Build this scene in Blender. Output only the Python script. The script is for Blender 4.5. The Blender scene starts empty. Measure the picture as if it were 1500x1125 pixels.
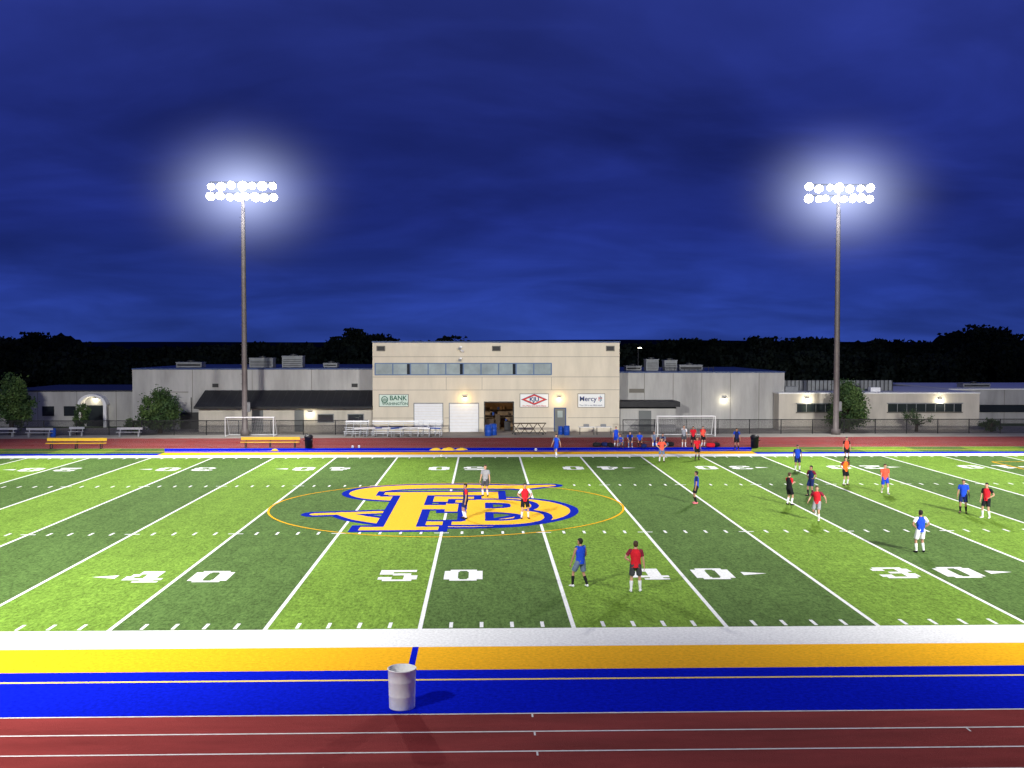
import bpy, math, random
import numpy as np
from mathutils import Vector, Matrix
random.seed(7); rng=np.random.default_rng(11)
sc=bpy.context.scene
sc.view_settings.view_transform='Standard'; sc.view_settings.look='None'; sc.view_settings.exposure=0

# ------------------------------------------------------------------ materials
M={}
def mat(name,col,rough=.8,ns=0,na=.0,bump=0,metal=0,emit=None,es=0,stretch=(1,1,1),col2=None,spec=.3,bs=None):
    m=bpy.data.materials.new(name); m.use_nodes=True; nt=m.node_tree; b=nt.nodes['Principled BSDF']
    b.inputs['Base Color'].default_value=(*col,1); b.inputs['Roughness'].default_value=rough
    b.inputs['Metallic'].default_value=metal; b.inputs['Specular IOR Level'].default_value=spec
    if emit: b.inputs['Emission Color'].default_value=(*emit,1); b.inputs['Emission Strength'].default_value=es
    if ns:
        tc=nt.nodes.new('ShaderNodeTexCoord'); mp=nt.nodes.new('ShaderNodeMapping'); mp.inputs['Scale'].default_value=stretch
        nt.links.new(tc.outputs['Object'],mp.inputs[0])
        n=nt.nodes.new('ShaderNodeTexNoise'); n.inputs['Scale'].default_value=ns; n.inputs['Detail'].default_value=6; n.inputs['Roughness'].default_value=.65
        nt.links.new(mp.outputs[0],n.inputs['Vector'])
        r=nt.nodes.new('ShaderNodeValToRGB'); r.color_ramp.elements[0].position=.3; r.color_ramp.elements[1].position=.7
        c0=col2 if col2 else tuple(c*(1-na) for c in col); c1=col if col2 else tuple(min(1,c*(1+na)) for c in col)
        r.color_ramp.elements[0].color=(*c0,1); r.color_ramp.elements[1].color=(*c1,1)
        nt.links.new(n.outputs['Fac'],r.inputs[0]); nt.links.new(r.outputs[0],b.inputs['Base Color'])
        if bump:
            bp=nt.nodes.new('ShaderNodeBump'); bp.inputs['Strength'].default_value=bump; bp.inputs['Distance'].default_value=.03
            n2=nt.nodes.new('ShaderNodeTexNoise'); n2.inputs['Scale'].default_value=bs or ns*4; nt.links.new(tc.outputs['Object'],n2.inputs['Vector'])
            nt.links.new(n2.outputs['Fac'],bp.inputs['Height']); nt.links.new(bp.outputs[0],b.inputs['Normal'])
    M[name]=m; return m

def turf_mat(name,light,dark):
    m=bpy.data.materials.new(name); m.use_nodes=True; nt=m.node_tree; N=nt.nodes.new; L=nt.links.new; b=nt.nodes['Principled BSDF']
    b.inputs['Roughness'].default_value=1; b.inputs['Specular IOR Level'].default_value=.02
    tc=N('ShaderNodeTexCoord'); sx=N('ShaderNodeSeparateXYZ'); L(tc.outputs['Object'],sx.inputs[0])
    def ma(op,a,bb=None):
        n=N('ShaderNodeMath'); n.operation=op
        for i,v in enumerate((a,bb)):
            if v is None: continue
            if isinstance(v,(int,float)): n.inputs[i].default_value=v
            else: L(v,n.inputs[i])
        return n.outputs[0]
    band=ma('FLOORED_MODULO',ma('FLOOR',ma('DIVIDE',sx.outputs[0],4.572)),2)
    def noise(sc_,det,st=(1,1,1),rg=.6):
        mp=N('ShaderNodeMapping'); mp.inputs['Scale'].default_value=st; L(tc.outputs['Object'],mp.inputs[0])
        n=N('ShaderNodeTexNoise'); n.inputs['Scale'].default_value=sc_; n.inputs['Detail'].default_value=det; n.inputs['Roughness'].default_value=rg
        L(mp.outputs[0],n.inputs['Vector']); return n.outputs['Fac']
    mx=N('ShaderNodeMix'); mx.data_type='RGBA'; mx.inputs[6].default_value=(*dark,1); mx.inputs[7].default_value=(*light,1); L(band,mx.inputs[0])
    fine=noise(9,9,(1,.40,1),.85); big=noise(.35,4,(1.6,.5,1)); mid=noise(2.6,5,(1,.35,1))
    v=ma('MAXIMUM',ma('ADD',ma('MULTIPLY',fine,4.4),-1.2),.12); v=ma('MULTIPLY',v,ma('ADD',ma('MULTIPLY',big,.5),.75))
    v=ma('MULTIPLY',v,ma('ADD',ma('MULTIPLY',mid,.9),.55))
    vm=N('ShaderNodeVectorMath'); vm.operation='SCALE'; L(mx.outputs[2],vm.inputs[0]); L(v,vm.inputs[3]); L(vm.outputs[0],b.inputs['Base Color'])
    M[name]=m
turf_mat('turf',(.150,.262,.036),(.082,.147,.038))
mat('turf_white',(.78,.79,.78),1,11,.18,.4,bs=30,spec=.02)
mat('turf_gold',(.86,.43,.012),1,9,.18,.4,bs=30,spec=.02)
mat('line_gold',(.88,.62,.14),1,9,.1,spec=.02)
mat('turf_blue',(.004,.012,.50),1,9,.28,.4,bs=30,spec=.0)
mat('logo_gold',(.80,.46,.03),1,9,.14,.3,bs=30,spec=.02)
mat('logo_blue',(.010,.022,.34),1,9,.2,.3,bs=30,spec=.0)
mat('track_red',(.235,.036,.034),1,.7,.25,.5,bs=45,stretch=(.25,1,1),spec=.03)
mat('track_line',(.72,.68,.66),.9,6,.15)
mat('grass_dark',(.045,.085,.025),.9,.8,.35)
mat('concrete_pad',(.30,.28,.25),.9,.5,.2)
mat('wall_cream',(.62,.56,.445),.9,.9,.09,.15,stretch=(1,1,.25),bs=12)
mat('wall_gray',(.38,.375,.36),.9,.8,.20,.2,stretch=(1,1,.2),bs=10)
mat('wall_gray_light',(.50,.465,.40),.9,.8,.16,.2,stretch=(1,1,.2),bs=10)
mat('groove',(.16,.15,.13),.9)
mat('cap_blue',(.03,.06,.16),.5)
mat('dark_metal',(.025,.027,.03),.5)
mat('black_roof',(.015,.016,.018),.6,1.5,.3)
mat('frame_blue',(.10,.16,.28),.5)
mat('glass_gray',(.30,.36,.36),.12,.6,.25,spec=.8)
mat('glass_dark',(.02,.025,.03),.1,spec=.8)
mat('door_white',(.72,.73,.74),.6,3,.04)
mat('door_gray',(.12,.13,.13),.5)
mat('vent_dark',(.03,.03,.03),.6)
mat('sign_white',(.75,.76,.74),.5)
mat('sign_pale',(.55,.66,.58),.5)
mat('sign_green',(.03,.13,.08),.6)
mat('sign_navy',(.03,.05,.16),.6)
mat('sign_red',(.55,.03,.02),.5)
mat('sign_teal',(.02,.18,.25),.5)
mat('hvac',(.20,.21,.22),.6,2,.2)
mat('pole_steel',(.15,.13,.125),.55,2,.15,metal=.2)
mat('aluminum',(.55,.57,.60),.35,3,.1,metal=.6)
mat('paint_gold',(.80,.50,.03),.5,4,.08)
mat('white_paint',(.80,.80,.80),.5)
mat('net',(.55,.55,.55),.8)
mat('wire',(.02,.02,.022),.6)
mat('black_plastic',(.012,.012,.014),.45)
mat('blue_plastic',(.01,.06,.35),.4)
mat('can_white',(.86,.86,.82),.6,3,.10,.1)
mat('can_inner',(.30,.30,.28),.7)
mat('wood_dark',(.07,.05,.035),.8)
mat('interior',(.25,.17,.10),.8,1.2,.4)
mat('lamp_emit',(1,1,1),.5,emit=(1,.97,.88),es=45)
mat('sconce_emit',(1,1,1),.5,emit=(1,.72,.30),es=9)
mat('sconce_white',(1,1,1),.5,emit=(1,.9,.65),es=14)
mat('bark',(.05,.035,.025),.9,4,.3)
mat('leaf_a',(.035,.075,.022),.7,1.2,.4); mat('leaf_b',(.065,.115,.03),.7,1.2,.4)
mat('leaf_far',(.010,.015,.013),1,.05,.5,spec=0); mat('leaf_far_b',(.017,.024,.019),1,.05,.5,spec=0)
mat('hill',(.02,.03,.04),1,spec=0)
mat('skin_a',(.50,.28,.19),.6);mat('skin_b',(.36,.19,.12),.6);mat('skin_c',(.58,.36,.26),.6)
mat('hair_dark',(.014,.010,.008),.7); mat('hair_brown',(.06,.032,.016),.7); mat('eye',(.02,.02,.02),.3); mat('lip',(.30,.10,.08),.6)
CL={'red':(.58,.018,.03),'coral':(.85,.10,.06),'orange':(.88,.17,.02),'blue':(.015,.06,.52),'navy':(.012,.02,.09),'black':(.014,.014,.017),'gray':(.27,.28,.30),'dgray':(.06,.062,.07),'white':(.72,.73,.75),'slate':(.13,.17,.26),'pink':(.8,.2,.25),'maroon':(.2,.02,.04)}
for k,c in CL.items(): mat('cloth_'+k,c,.9,9,.18,.5,bs=12,spec=.1)
# bloom round a lamp bank, added as a self-glowing volume
m=bpy.data.materials.new('lamp_glow'); m.use_nodes=True; nt=m.node_tree; nt.nodes.clear(); N=nt.nodes.new; L=nt.links.new
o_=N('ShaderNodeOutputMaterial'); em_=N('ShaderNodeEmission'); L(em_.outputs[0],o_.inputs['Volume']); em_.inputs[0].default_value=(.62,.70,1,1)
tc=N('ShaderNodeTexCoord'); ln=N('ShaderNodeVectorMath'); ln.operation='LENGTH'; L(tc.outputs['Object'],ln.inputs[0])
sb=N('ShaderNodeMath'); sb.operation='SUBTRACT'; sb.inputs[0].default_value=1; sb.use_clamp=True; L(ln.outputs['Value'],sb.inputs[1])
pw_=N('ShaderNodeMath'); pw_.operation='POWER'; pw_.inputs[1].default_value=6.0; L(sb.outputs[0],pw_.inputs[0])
ml=N('ShaderNodeMath'); ml.operation='MULTIPLY'; ml.inputs[1].default_value=.28; L(pw_.outputs[0],ml.inputs[0]); L(ml.outputs[0],em_.inputs[1]); M['lamp_glow']=m

# ------------------------------------------------------------------ mesh builder
def empty(name,loc=(0,0,0)):
    e=bpy.data.objects.new(name,None); e.location=loc; e.empty_display_size=.5; sc.collection.objects.link(e); return e
class MB:
    def __init__(s): s.v=[];s.f=[];s.m=[];s.mats=[];s.sm=[]
    def mi(s,n):
        if n not in s.mats: s.mats.append(n)
        return s.mats.index(n)
    def add(s,vs,fs,m,smooth=False):
        o=len(s.v); s.v+= [tuple(v) for v in vs]; i=s.mi(m)
        for f in fs: s.f.append(tuple(a+o for a in f)); s.m.append(i); s.sm.append(smooth)
    def box(s,x0,x1,y0,y1,z0,z1,m):
        s.add([(x0,y0,z0),(x1,y0,z0),(x1,y1,z0),(x0,y1,z0),(x0,y0,z1),(x1,y0,z1),(x1,y1,z1),(x0,y1,z1)],
              [(0,3,2,1),(4,5,6,7),(0,1,5,4),(1,2,6,5),(2,3,7,6),(3,0,4,7)],m)
    def quad(s,x0,x1,y0,y1,z,m): s.add([(x0,y0,z),(x1,y0,z),(x1,y1,z),(x0,y1,z)],[(0,1,2,3)],m)
    def poly(s,pts,z,m): s.add([(p[0],p[1],z) for p in pts],[tuple(range(len(pts)))],m)
    def tube(s,p0,p1,r0,r1,m,n=8,cap=True,smooth=True):
        p0=Vector(p0);p1=Vector(p1);t=(p1-p0).normalized();a=Vector((0,0,1)) if abs(t.z)<.9 else Vector((1,0,0))
        u=t.cross(a).normalized();v=t.cross(u)
        vs=[];fs=[]
        for p,r in((p0,r0),(p1,r1)):
            for i in range(n):
                an=2*math.pi*i/n; vs.append(p+u*math.cos(an)*r+v*math.sin(an)*r)
        for i in range(n): fs.append((i,(i+1)%n,n+(i+1)%n,n+i))
        s.add(vs,fs,m,smooth)
        if cap: s.add(vs[:n],[tuple(range(n))[::-1]],m); s.add(vs[n:],[tuple(range(n))],m)
    def rings(s,rs,m,cap0=True,cap1=True,smooth=True):
        n=len(rs[0]); vs=[p for r in rs for p in r]; fs=[]
        for k in range(len(rs)-1):
            for i in range(n): fs.append((k*n+i,k*n+(i+1)%n,(k+1)*n+(i+1)%n,(k+1)*n+i))
        if cap0: fs.append(tuple(range(n))[::-1])
        if cap1: fs.append(tuple((len(rs)-1)*n+i for i in range(n)))
        s.add(vs,fs,m,smooth)
    def lathe(s,c,prof,m,n=20,cap0=True,cap1=True):
        s.rings([[(c[0]+r*math.cos(2*math.pi*i/n),c[1]+r*math.sin(2*math.pi*i/n),c[2]+z) for i in range(n)] for r,z in prof],m,cap0,cap1)
    def done(s,name,parent=None,loc=None,rot=None,scale=None):
        me=bpy.data.meshes.new(name); me.from_pydata(s.v,[],s.f)
        for n in s.mats: me.materials.append(M[n])
        me.polygons.foreach_set('material_index',s.m); me.polygons.foreach_set('use_smooth',s.sm); me.update()
        o=bpy.data.objects.new(name,me); sc.collection.objects.link(o)
        if parent: o.parent=parent
        if loc: o.location=loc
        if rot is not None: o.rotation_euler=(0,0,rot)
        if scale: o.scale=(scale,)*3
        return o
def text(s,parent,name,loc,size,m,bold=.0,extr=.01,align='CENTER'):
    cu=bpy.data.curves.new(name,'FONT'); cu.body=s; cu.size=size; cu.align_x=align; cu.align_y='CENTER'; cu.offset=bold; cu.extrude=extr
    o=bpy.data.objects.new(name,cu); sc.collection.objects.link(o)
    bpy.context.view_layer.update()
    me=bpy.data.meshes.new_from_object(o.evaluated_get(bpy.context.evaluated_depsgraph_get()))
    bpy.data.objects.remove(o); me.materials.clear(); me.materials.append(M[m])
    q=bpy.data.objects.new(name,me); q.location=loc; q.rotation_euler=(math.pi/2,0,0); q.parent=parent; sc.collection.objects.link(q)

# ------------------------------------------------------------------ ground & field
g=MB(); g.quad(-2500,2500,-300,3500,0,'grass_dark'); g.done('ground')
FW=48.77; YD=4.572
t=MB(); t.quad(-62,62,-7.35,56.1,.004,'turf'); t.done('turf_field')
p=MB()
p.quad(-46,46,-1.92,0,.008,'turf_white')
p.quad(-46,46,-4.05,-1.92,.008,'turf_gold')
p.quad(-46,46,-7.35,-4.05,.008,'turf_blue')
p.quad(-55,55,-4.93,-4.82,.012,'line_gold')
p.quad(-.085,.085,-4.05,-1.92,.012,'turf_blue'); p.quad(-.085,.085,-4.82,-4.05,.012,'turf_gold')
p.quad(-55,55,FW,FW+1.83,.008,'turf_white')
p.quad(-23,23,FW+1.83,FW+3.9,.008,'turf_gold')
p.poly([(-23,FW+3.9),(23,FW+3.9),(24,56.0),(-24,56.0)],.008,'turf_blue')
p.quad(-55,-23,FW+1.83,FW+3.1,.008,'turf_blue'); p.quad(23,55,FW+1.83,FW+3.1,.008,'turf_blue')
p.quad(-55,55,53.55,53.67,.012,'line_gold')
p.done('sideline_paint')
l=MB()
for k in range(-10,11):
    x=k*YD; l.quad(x-.065,x+.065,0,FW,.008,'turf_white')
for j in range(-50,51):
    if j%5==0: continue
    x=j*.9144
    for y0 in (.12,16.0,FW-16.6,FW-.72): l.quad(x-.055,x+.055,y0,y0+.62,.008,'turf_white')
for k in range(-10,11):
    for y0 in (16.26,FW-16.26):
        for sx in (-1,1):
            x0,x1=sorted((k*YD+sx*.066,k*YD+sx*.33)); l.quad(x0,x1,y0-.06,y0+.06,.008,'turf_white')
l.done('yard_lines')
def seg_digit(d):
    return {'0':[(0,1.45,.7,5.3),(2.55,4,.7,5.3),(.6,3.4,0,.7),(.6,3.4,5.3,6),(1.45,1.6,.7,1.2),(2.4,2.55,.7,1.2),(1.45,1.6,4.8,5.3),(2.4,2.55,4.8,5.3)],
       '5':[(0,3.8,4.9,6),(0,1.4,3.5,4.9),(1.4,3.3,3.0,4.1),(2.6,4,.8,3.0),(.5,3.5,0,.8),(0,1.4,.8,2.1)],
       '4':[(1.9,3.3,2.2,6),(0,4,1.2,2.2),(1.9,3.3,.7,1.2),(1.3,3.9,0,.7),(.0,.9,2.2,3.2),(.4,1.3,3.2,4.4),(1.0,1.9,4.4,6)],
       '3':[(.4,3.5,5.2,6),(2.6,4,3.5,5.2),(1.4,3.4,2.6,3.5),(2.6,4,.8,2.6),(.4,3.5,0,.8),(0,1.3,.8,2.0),(0,1.3,4.1,5.2)],
       '2':[(.4,3.5,5.2,6),(2.6,4,3.3,5.2),(1.5,3.3,2.3,3.3),(.4,1.9,1.2,2.3),(0,4,0,1.2),(0,1.3,4.1,5.2)],
       '1':[(1.3,2.7,.8,6),(.5,3.5,0,.8),(.5,1.3,4.3,5.2)]}[d]
n=MB()
def put(d,cx,cy,flip):
    s=1.86/6; wx=1.40/4
    for x0,x1,y0,y1 in seg_digit(d):
        a,b_,c,e=(x0-2)*wx,(x1-2)*wx,(y0-3)*s,(y1-3)*s
        if flip: a,b_,c,e=-b_,-a,-e,-c
        n.quad(cx+a,cx+b_,cy+c,cy+e,.012,'turf_white')
for k,tn in ((0,'5'),(1,'4'),(2,'3'),(3,'2'),(4,'1'),(-1,'4'),(-2,'3'),(-3,'2'),(-4,'1')):
    for cy,fl in ((7.4,False),(FW-7.4,True)):
        x=k*9.144; sg=-1 if fl else 1
        put(tn,x-1.22*sg,cy,fl); put('0',x+1.15*sg,cy,fl)
        if k:
            s=1 if k>0 else -1; n.poly([(x+s*2.25,cy-.28),(x+s*3.15,cy),(x+s*2.25,cy+.28)][::s],.012,'turf_white')
n.done('field_numbers')
c=MB()
def arc(cx,cy,r,a0,a1,w,mt,z,nn=96):
    for i in range(nn):
        A=a0+(a1-a0)*i/nn;B=a0+(a1-a0)*(i+1)/nn
        c.add([(cx+rr*math.cos(q),cy+rr*math.sin(q),z) for rr,q in((r-w,A),(r+w,A),(r+w,B),(r-w,B))],[(0,1,2,3)],mt)
arc(0,24.38,9.15,0,2*math.pi,.055,'turf_gold',.016)
for s in(-1,1):
    x=s*38.4; c.quad(x-.06,x+.06,4.2,44.5,.016,'turf_gold')
    x0,x1=sorted((s*38.46,s*54.9))
    for y in(4.2,44.5): c.quad(x0,x1,y-.06,y+.06,.016,'turf_gold')
    a=math.acos(5.5/9.15); mid=math.pi if s>0 else 0
    arc(s*43.9,24.38,9.15,mid-a,mid+a,.06,'turf_gold',.016,30)
c.done('soccer_markings')
cs=.05; KX=.93
xs=np.arange(-8,8,cs)+cs/2; ys=np.arange(15.8,34.2,cs)+cs/2; X,Y=np.meshgrid(xs,ys)
def smooth_path(P,k=8):
    P=np.array(P,float);out=[]
    for i in range(len(P)-1):
        p0=P[max(i-1,0)];p1=P[i];p2=P[i+1];p3=P[min(i+2,len(P)-1)]
        for u in np.linspace(0,1,k,endpoint=False):
            out.append(.5*((2*p1)+(-p0+p2)*u+(2*p0-5*p1+4*p2-p3)*u*u+(-p0+3*p1-3*p2+p3)*u**3))
    out.append(P[-1]);return np.array(out)
def dist(path,w):
    D=np.full(X.shape,1e9)
    w=np.interp(np.linspace(0,1,len(path)),np.linspace(0,1,len(w)),w)
    for i in range(len(path)-1):
        a=path[i];b=path[i+1];ab=b-a;L2=ab@ab+1e-9
        tt=np.clip(((X-a[0])*ab[0]+(Y-a[1])*ab[1])/L2,0,1)
        d=np.hypot(X-a[0]-tt*ab[0],Y-a[1]-tt*ab[1])-(w[i]*(1-tt)+w[i+1]*tt); D=np.minimum(D,d)
    return D
def boxd(x0,x1,y0,y1):
    dx=np.maximum(x0-X,X-x1);dy=np.maximum(y0-Y,Y-y1)
    return np.maximum(dx,dy)
S=smooth_path([(6.3,32.3),(4.0,31.7),(1.0,32.0),(-2.4,31.9),(-4.6,30.9),(-5.2,29.2),(-4.0,27.6),(-1,26.9),(2,26.5),(4.6,25.4),(5.6,23.2),(5.1,20.9),(3.2,19.1),(.5,18.6),(-2,18.9),(-4.2,20.3),(-5.6,22.0)])
dS=dist(S,[.35,.75,.8,.85,.9,.95,1.0,1.0,1.0,1.05,1.15,1.1,.95,.8,.7,.6,.35])
dS=np.minimum(dS,dist(np.array([(-6.9,21.7),(-3.6,22.3)]),[.35,.35])); dS=np.minimum(dS,dist(np.array([(4.4,31.2),(6.5,32.4)]),[.5,.15]))
dF=boxd(-2.95,-1.35,17.2,29.3)
for b_ in((-4.1,-.2,17.0,17.9),(-3.7,2.9,28.3,29.6),(1.9,2.9,26.9,28.3),(-1.35,.6,23.2,24.6),(-.1,.6,22.4,25.4),(-4.0,-2.9,28.6,29.6)): dF=np.minimum(dF,boxd(*b_))
Bp=smooth_path([(1.3,25.9),(3.0,25.9),(4.0,25.2),(4.0,23.6),(3.0,22.9),(1.6,22.8),(3.2,22.6),(4.5,21.6),(4.5,19.9),(3.3,19.0),(1.3,19.0)])
dB=np.minimum(dist(Bp,[.56]),boxd(1.1,2.1,18.5,26.4)); dB=np.minimum(dB,boxd(.4,2.1,18.4,19.3)); dB=np.minimum(dB,boxd(.4,2.1,25.5,26.4))
lab=np.zeros(X.shape,int)
for d in(dS,dF,dB):
    lab[d<.45]=2; lab[d<0]=1
iy,ix=np.nonzero(lab); nq=len(iy); h=cs/2
V=np.zeros((nq,4,3))
for q,(ax,ay) in enumerate(((-h,-h),(h,-h),(h,h),(-h,h))): V[:,q,0]=(X[iy,ix]+ax)*KX;V[:,q,1]=Y[iy,ix]+ay
V[:,:,2]=.012
def quads_obj(name,V,mats,mi,parent=None):
    nq=len(V); me=bpy.data.meshes.new(name); me.vertices.add(nq*4); me.vertices.foreach_set('co',V.reshape(-1).astype(np.float32))
    me.loops.add(nq*4); me.loops.foreach_set('vertex_index',np.arange(nq*4,dtype=np.int32))
    me.polygons.add(nq); me.polygons.foreach_set('loop_start',np.arange(0,nq*4,4,dtype=np.int32)); me.polygons.foreach_set('loop_total',np.full(nq,4,dtype=np.int32))
    for m_ in mats: me.materials.append(M[m_])
    me.polygons.foreach_set('material_index',np.asarray(mi,dtype=np.int32)); me.update(); me.validate()
    o=bpy.data.objects.new(name,me); sc.collection.objects.link(o)
    if parent:o.parent=parent
    return o
quads_obj('midfield_monogram',V,['logo_gold','logo_blue'],lab[iy,ix]-1)
k=MB(); k.quad(-120,120,-17.0,-7.35,.004,'track_red'); k.quad(-120,120,56.1,65.6,.004,'track_red'); k.done('running_track')
k=MB()
for i in range(9):
    for s,y in((0,-7.40-i*1.14),(1,56.15+i*1.14)):
        k.quad(-120,120,y-.03,y+.03,.010,'track_line')
for x,i in((-8.6,1),(3.0,0),(3.0,1),(3.0,2),(12.5,1)): k.quad(x-.02,x+.02,-7.44-i*1.14-.2,-7.44-i*1.14,.010,'track_line')
k.done('lane_lines')
k=MB(); k.quad(-120,120,65.6,78,.004,'concrete_pad'); k.quad(-120,120,-40,-17.0,.004,'concrete_pad'); k.done('pavement')

# ------------------------------------------------------------------ buildings
def sconce(par,x,y,z,white=False,power=40):
    s=MB(); s.box(x-.16,x+.16,y-.16,y-.004,z,z+.12,'dark_metal'); s.box(x-.13,x+.13,y-.14,y-.02,z-.10,z-.001,'sconce_white' if white else 'sconce_emit'); s.done('wall_lamp',par)
    ld=bpy.data.lights.new('wall_light','POINT'); ld.energy=power; ld.color=(1,.9,.65) if white else (1,.66,.22); ld.shadow_soft_size=.1
    o=bpy.data.objects.new('wall_light',ld); o.location=(x,y-.4,z-.15); o.parent=par; sc.collection.objects.link(o)
B=empty('field_house')
w=MB(); x0,x1,y0,y1,H=-8.8,15.0,72,88,8.62
w.box(x0,2.0,y0,y0+.3,0,H,'wall_cream'); w.box(4.7,x1,y0,y0+.3,0,H,'wall_cream'); w.box(2.0,4.7,y0,y0+.3,2.85,H,'wall_cream')
w.box(x0,x0+.3,y0+.3,y1,0,H,'wall_cream'); w.box(x1-.3,x1,y0+.3,y1,0,H,'wall_cream'); w.box(x0+.3,x1-.3,y1-.3,y1,0,H,'wall_cream')
w.done('walls',B)
w=MB(); w.box(x0+.3,x1-.3,y0+.3,y1-.3,H-.5,H-.3,'black_roof'); w.box(x0-.06,x1+.06,y0-.06,y0+.36,H,H+.14,'cap_blue'); w.box(x0-.06,x0+.36,y0+.36,y1,H,H+.14,'cap_blue'); w.box(x1-.36,x1+.06,y0+.36,y1,H,H+.14,'cap_blue'); w.done('roof',B)
w=MB()
for z in(7.25,5.30,4.05,1.35):
    for a,b_ in ((x0,x1),) if z>2.8 else ((x0,-4.9),(-1.9,-1.5),(1.4,1.95),(4.75,8.5),(10,x1)): w.box(a,b_,y0-.004,y0+.001,z,z+.035,'groove')
for x in(-1.75,1.7,8.4): w.box(x,x+.03,y0-.003,y0+.001,4.09,5.29,'groove')
w.done('wall_joints',B)
w=MB(); wx=np.linspace(-8.55,8.4,11)
w.box(-8.6,8.45,y0-.06,y0-.002,5.48,5.58,'frame_blue'); w.box(-8.6,8.45,y0-.06,y0-.002,6.58,6.68,'frame_blue')
for i,x in enumerate(wx): w.box(x-.06,x+.06,y0-.06,y0-.002,5.58,6.58,'frame_blue')
for i in range(10):
    w.box(wx[i]+.06,wx[i+1]-.06,y0-.025,y0-.002,5.58,6.58,'glass_gray')
    if i%3==1: w.box(wx[i+1]-.34,wx[i+1]-.06,y0-.04,y0-.026,5.58,6.58,'glass_dark')
w.done('windows',B)
w=MB()
for x in(-8.0,3.1,14.1): w.box(x-.42,x+.42,y0-.05,y0-.002,7.80,8.32,'groove'); w.box(x-.33,x+.33,y0-.07,y0-.051,7.88,8.24,'vent_dark')
for z in(8.15,7.05):
    w.box(-.42,-.2,y0-.35,y0-.002,z,z+.14,'white_paint'); w.box(-.55,-.3,y0-.45,y0-.3,z-.2,z,'hvac')
w.tube((-.3,y0-.3,7.9),(-.1,y0-.5,7.8),.1,.1,'white_paint')
w.done('vents_and_floodlights',B)
w=MB()
for a,b_,za,zb in((-4.8,-2.1,.5,2.75),(-1.4,1.35,0.02,2.75)):
    w.box(a-.08,a,y0-.05,y0-.002,za,zb+.08,'hvac'); w.box(b_,b_+.08,y0-.05,y0-.002,za,zb+.08,'hvac'); w.box(a,b_,y0-.05,y0-.002,zb,zb+.08,'hvac')
    nn=9
    for i in range(nn):
        q0=za+(zb-za)*i/nn; w.box(a,b_,y0-.03,y0-.002,q0,q0+(zb-za)/nn-.02,'door_white')
w.box(8.65,9.85,y0-.05,y0-.002,.02,2.35,'cap_blue'); w.box(8.75,9.75,y0-.07,y0-.051,.02,2.25,'door_gray'); w.box(9.0,9.5,y0-.08,y0-.071,1.4,2.05,'glass_gray')
w.box(1.9,2.0,y0-.05,y0-.002,0.02,2.95,'dark_metal');w.box(4.7,4.8,y0-.05,y0-.002,0.02,2.95,'dark_metal');w.box(2.0,4.7,y0-.05,y0-.002,2.85,2.95,'dark_metal')
w.done('doors',B)
w=MB(); w.box(1.4,5.6,78,78.1,.03,3,'interior'); w.box(1.3,1.4,72.3,78,.03,3,'interior'); w.box(5.6,5.7,72.3,78,.03,3,'interior'); w.box(1.3,5.7,72.3,78.1,3,3.1,'interior')
for z in(.6,1.2,1.8): w.box(1.6,5.4,77.2,77.9,z,z+.06,'wood_dark')
for i in range(14):
    a=1.7+.26*i; zz=random.choice((.66,1.26,1.86)); w.box(a,a+.2,77.3,77.7,zz,zz+random.uniform(.2,.45),random.choice(('interior','blue_plastic','wood_dark','hvac','wood_dark','cloth_red')))
w.box(2.1,2.9,74,75,.03,1.1,'wood_dark'); w.box(3.9,4.5,73.4,74.3,.03,.9,'black_plastic'); w.box(3.0,3.5,75,75.6,.03,1.5,'wood_dark')
w.done('equipment_room',B)
ld=bpy.data.lights.new('room_light','POINT'); ld.energy=36; ld.color=(1,.68,.35); ld.shadow_soft_size=.15; o=bpy.data.objects.new('room_light',ld); o.location=(3.4,75.6,2.6); o.parent=B; sc.collection.objects.link(o)
sconce(B,.05,72,3.35,False,46); sconce(B,9.15,72,3.3,False,46)

def sign(name,x0,x1,z0,z1,base,y=71.93):
    e=empty(name); s=MB(); s.box(x0-.05,x1+.05,y+.012,y+.06,z0-.05,z1+.05,'groove'); s.box(x0,x1,y-.01,y+.011,z0,z1,base); s.done('panel',e); return e
e=sign('bank_sign',-8.15,-5.4,2.5,3.62,'sign_pale')
text('BANK',e,'lettering',(-6.35,71.9,3.28),.62,'sign_green',.012); text('WASHINGTON',e,'lettering',(-6.65,71.9,2.74),.36,'sign_green',.006); text('of',e,'lettering',(-6.0,71.9,2.98),.2,'sign_green')
s=MB(); s.tube((-7.65,71.91,3.15),(-7.65,71.90,3.15),.33,.33,'sign_green',20); s.tube((-7.65,71.899,3.15),(-7.65,71.89,3.15),.25,.25,'sign_pale',20)
for i in range(5): s.box(-7.85+.09*i,-7.8+.09*i,71.87,71.885,2.95,3.3-.03*abs(i-2),'sign_green')
s.done('seal',e)
e=sign('diamond_sign',5.4,8.1,2.42,3.66,'sign_white')
s=MB()
def dia(a,b_,y,m): s.add([(6.75-a,y,3.14),(6.75,y,3.14-b_),(6.75+a,y,3.14),(6.75,y,3.14+b_)],[(0,1,2,3)],m)
dia(1.28,.54,71.912,'sign_navy'); dia(1.2,.5,71.908,'sign_red'); dia(.86,.35,71.904,'sign_white'); s.done('diamond',e)
text('KJU',e,'lettering',(6.75,71.89,3.14),.58,'sign_navy',.02); text('We Make the Earth Move',e,'lettering',(6.75,71.9,2.53),.22,'sign_red')
e=sign('clinic_sign',11.0,13.55,2.4,3.66,'sign_white')
text('Mercy',e,'lettering',(11.95,71.9,3.18),.66,'sign_navy',.008); text('Your life is our life\'s work.',e,'lettering',(12.25,71.9,2.58),.21,'sign_navy')
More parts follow.
